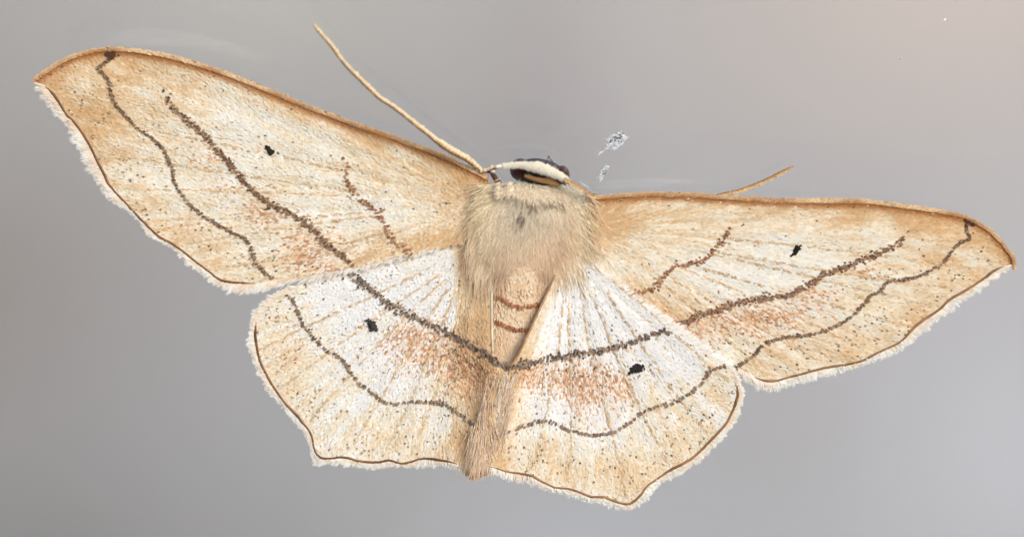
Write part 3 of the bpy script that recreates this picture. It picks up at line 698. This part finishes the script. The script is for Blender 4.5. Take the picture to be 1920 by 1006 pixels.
# left: out of the head to the left, sharp bend, then up and left
antenna("antenna", [(985,311,1.66,3.6),(960,310,1.62,3.6),(935,313,1.5,3.4),(916,318,1.4,3.4),(905,322,1.35,3.6),(899,316,1.36,4.4),(889,308,1.4,5.6),(876,298,1.45,6.2),(860,289,1.5,6.6),(843,280,1.55,6.8),(828,270,1.6,6.6),(818,263,1.62,5.2),(800,248,1.66,5),(784,236,1.7,4.8),(754,212,1.75,4.6),(730,195,1.78,4.4),(715,186,1.8,4.0),(706,178,1.8,4.4),(679,152,1.8,4.3),(649,122,1.75,4.1),(620,84,1.7,3.7),(604,66,1.68,3.2),(589,48,1.66,2.2)], (246,226,190), (176,130,80), up=-1)
H_OFF = 0.0
antenna("antenna.001", [(1058,336,1.36,3.6),(1068,341,1.36,3.6),(1085,351,1.3,3.6),(1100,361,1.2,3.6),(1113,368,.95,3.4),(1132,376,.3,3.2),(1200,386,.1,3.2),(1290,378,.1,3.2),(1335,369,.25,3.2),(1362,363,.36,3.4),(1388,357,.4,3.5),(1418,346,.45,3.6),(1440,336,.5,3.4),(1462,325,.55,3.2),(1486,313,.6,2.4)], (238,208,160), (176,122,66), up=-1)
leg = tube(resample([(945,356,.6,6),(934,342,.55,6),(926,330,.5,5),(920,322,.42,4),(910,322,.3,3)], 2), "foreleg", M_leg, root, 9)
tube(resample([(919,321,.52,3),(924,321,.56,3.4),(928,323,.52,2.6)], 1.5), "leg_glint", M_horn, leg, 8, 1, lambda i, a, q: S(240, 238, 236)[None])  # white tube painting the bright highlight on the foreleg
tube(resample([(1075,372,.5,3.5),(1092,366,.45,2.6),(1112,365,.35,2.2),(1122,366,.2,1.4)], 2), "foreleg.001", M_leg, root, 8)

# ------------------------------------------------------------------ dried marks on the glass
M_film = bpy.data.materials.new("dried_film"); M_film.use_nodes = True
t_ = M_film.node_tree; N = t_.nodes; Lk = t_.links; b_ = N["Principled BSDF"]
b_.inputs["Base Color"].default_value = (*S(222, 228, 234), 1); b_.inputs["Roughness"].default_value = .45
tc_ = N.new("ShaderNodeTexCoord"); no = N.new("ShaderNodeTexNoise"); no.inputs["Scale"].default_value = 14; no.inputs["Detail"].default_value = 6
Lk.new(tc_.outputs["Object"], no.inputs["Vector"])
mr = N.new("ShaderNodeMapRange"); mr.inputs[1].default_value = .35; mr.inputs[2].default_value = .65; mr.inputs[3].default_value = .08; mr.inputs[4].default_value = .6
Lk.new(no.outputs[0], mr.inputs[0]); Lk.new(mr.outputs[0], b_.inputs["Alpha"])
M_grain = noisy("dark_grit", S(62, 68, 72), S(104, 110, 114), 18, .6)

def smear(name, label, outline, rimw, grains, beads):
    o = np.array(outline, float); o = resample(np.vstack([o, o[:1]]), 2.0)[:-1]; c = o.mean(0); n = len(o)
    o = o + rng.normal(0, .5, o.shape); rings = []
    for s, h in ((1.0, .003), (.93, .035), (.8, .03), (.5, .016), (.2, .014)):
        q = c + (o - c) * s; rings.append(P(q[:, 0], q[:, 1], h + .004 * rng.random(n)))
    V = np.vstack(rings + [P(c[0], c[1], .014)[None]]); F = []
    for k in range(4):
        for j in range(n):
            a, b = k * n + j, k * n + (j + 1) % n; F += [(a, b, b + n), (a, b + n, a + n)]
    F += [(4 * n + j, 4 * n + (j + 1) % n, 5 * n) for j in range(n)]
    ob = mesh_obj(name, V, F, M_film, None); ob["label"] = label; ob["category"] = "smear"; ob["group"] = "dried smears on the glass"
    def specks(lst, nm, mat, k):
        VV = []; FF = []
        for (gx, gy, r) in lst:
            for _ in range(k):
                x = gx + rng.normal(0, r * .8); y = gy + rng.normal(0, r * .8); q = r * rng.uniform(.3, .6); b0 = len(VV)
                ring = [(x + q * math.cos(t) * rng.uniform(.7, 1.2), y + q * math.sin(t) * rng.uniform(.7, 1.2)) for t in np.linspace(0, 2 * PI, 7)[:-1]]
                VV += [tuple(P(a, b, .02)) for a, b in ring] + [tuple(P(a * .5 + x * .5, b * .5 + y * .5, .02 + q * .009)) for a, b in ring] + [tuple(P(x, y, .02 + q * .011))]
                for j in range(6):
                    u = (j + 1) % 6; FF += [(b0 + j, b0 + u, b0 + 6 + u), (b0 + j, b0 + 6 + u, b0 + 6 + j), (b0 + 6 + j, b0 + 6 + u, b0 + 12)]
        s_ = mesh_obj(nm, VV, FF, mat, ob); s_["kind"] = "stuff"
    specks(grains, "grit", M_grain, 4); specks(beads, "bead", M_bead, 3)
M_bead = noisy("pale_residue", S(182, 188, 196), S(224, 228, 232), 10, .35)
smear("dried_smear", "larger pale dried smear with grey grit and a thin tail above the moth's right eye",
      [(1135,268),(1137,260),(1148,252),(1160,248),(1168,250),(1174,256),(1179,257),(1172,266),(1164,274),(1152,281),(1142,279),(1132,284),(1127,286),(1122,293),(1120,292),(1124,285),(1130,281),(1137,277)], .1,
      [(1154,254,3),(1158,259,4),(1165,257,4),(1167,261,3),(1154,262,3),(1147,262,2.5),(1143,266,3),(1140,269,3),(1155,274,2),(1161,264,2),(1150,259,2)],
      [(1121,291,2),(1125,286,1.8),(1176,258,3),(1136,262,2),(1145,277,3),(1155,279,3),(1165,271,3),(1162,250,3),(1138,272,2)])
smear("dried_smear.001", "smaller dried smear with a dark grey core, under the larger one",
      [(1138,309),(1143,312),(1141,318),(1136,322),(1134,330),(1127,339),(1122,339),(1123,332),(1126,324),(1128,317),(1133,313)], .1,
      [(1136,320,2.6),(1134,324,2.6),(1132,327,2.2),(1140,314,1.8),(1129,317,1.6),(1129,322,1.4)],
      [(1124,337,2.6),(1128,330,2.2),(1127,320,2),(1138,311,2),(1136,316,1.5)])
def dust(x, y, r, label):
    o = blob(x, y, .01, r * 1.4, r * .8, .012, -.9, "dust_speck", M_bead, None, .4, None, 10, 6); o["label"] = label; o["category"] = "dust speck"
dust(1771, 38, 3.0, "tiny white dust speck on the bare glass in the upper right corner")
dust(1690, 109, 1.6, "faint dust speck on the bare glass below the brighter speck at upper right")

# faint pale streaks on the glass; the left one paints a wing-edge reflection
M_haze = bpy.data.materials.new("glass_haze"); M_haze.use_nodes = True
t_ = M_haze.node_tree; N = t_.nodes; Lk = t_.links; b_ = N["Principled BSDF"]
b_.inputs["Base Color"].default_value = (*S(232, 230, 226), 1); b_.inputs["Roughness"].default_value = .6
at = N.new("ShaderNodeAttribute"); at.attribute_name = "tint"
tc_ = N.new("ShaderNodeTexCoord"); mp = N.new("ShaderNodeMapping"); mp.inputs["Scale"].default_value = (1.2, 1, 7)
no = N.new("ShaderNodeTexNoise"); no.inputs["Scale"].default_value = 1.6; no.inputs["Detail"].default_value = 5
Lk.new(tc_.outputs["Object"], mp.inputs[0]); Lk.new(mp.outputs[0], no.inputs["Vector"])
mr = N.new("ShaderNodeMapRange"); mr.inputs[1].default_value = .35; mr.inputs[2].default_value = .7; mr.inputs[3].default_value = .02; mr.inputs[4].default_value = .13
Lk.new(no.outputs[0], mr.inputs[0])
ml = N.new("ShaderNodeMath"); ml.operation = 'MULTIPLY'; Lk.new(mr.outputs[0], ml.inputs[0]); Lk.new(at.outputs["Color"], ml.inputs[1]); Lk.new(ml.outputs[0], b_.inputs["Alpha"])
def haze(name, label, pts):
    p = resample(pts, 6); d = np.gradient(p[:, :2], axis=0); d /= np.linalg.norm(d, axis=1, keepdims=True); n = len(p)
    cs = np.linspace(-1, 1, 9); V = []; C_ = []
    for k in cs:
        V.append(P(p[:, 0] - d[:, 1] * p[:, 2] * k, p[:, 1] + d[:, 0] * p[:, 2] * k, .006 + .004 * (1 - k * k)))
        e = np.clip(np.minimum(np.arange(n), np.arange(n)[::-1]) / (n * .3), 0, 1) * (1 - k * k); C_.append(np.repeat(e[:, None], 3, 1))
    F = [(a * n + i, a * n + i + 1, (a + 1) * n + i + 1, (a + 1) * n + i) for a in range(8) for i in range(n - 1)]
    o = mesh_obj(name, np.vstack(V), F, M_haze, None, np.vstack(C_)); o["label"] = label; o["category"] = "haze"
haze("glass_haze", "faint painted wing-edge reflection on the glass above the left forewing tip", [(150,92,10),(190,78,16),(260,70,20),(360,76,18),(460,100,14),(540,130,8)])
haze("glass_haze.001", "faint pale streak on the glass just above the right wing beside the head", [(1080,338,6),(1130,346,10),(1200,344,12),(1270,340,10),(1340,344,6)])
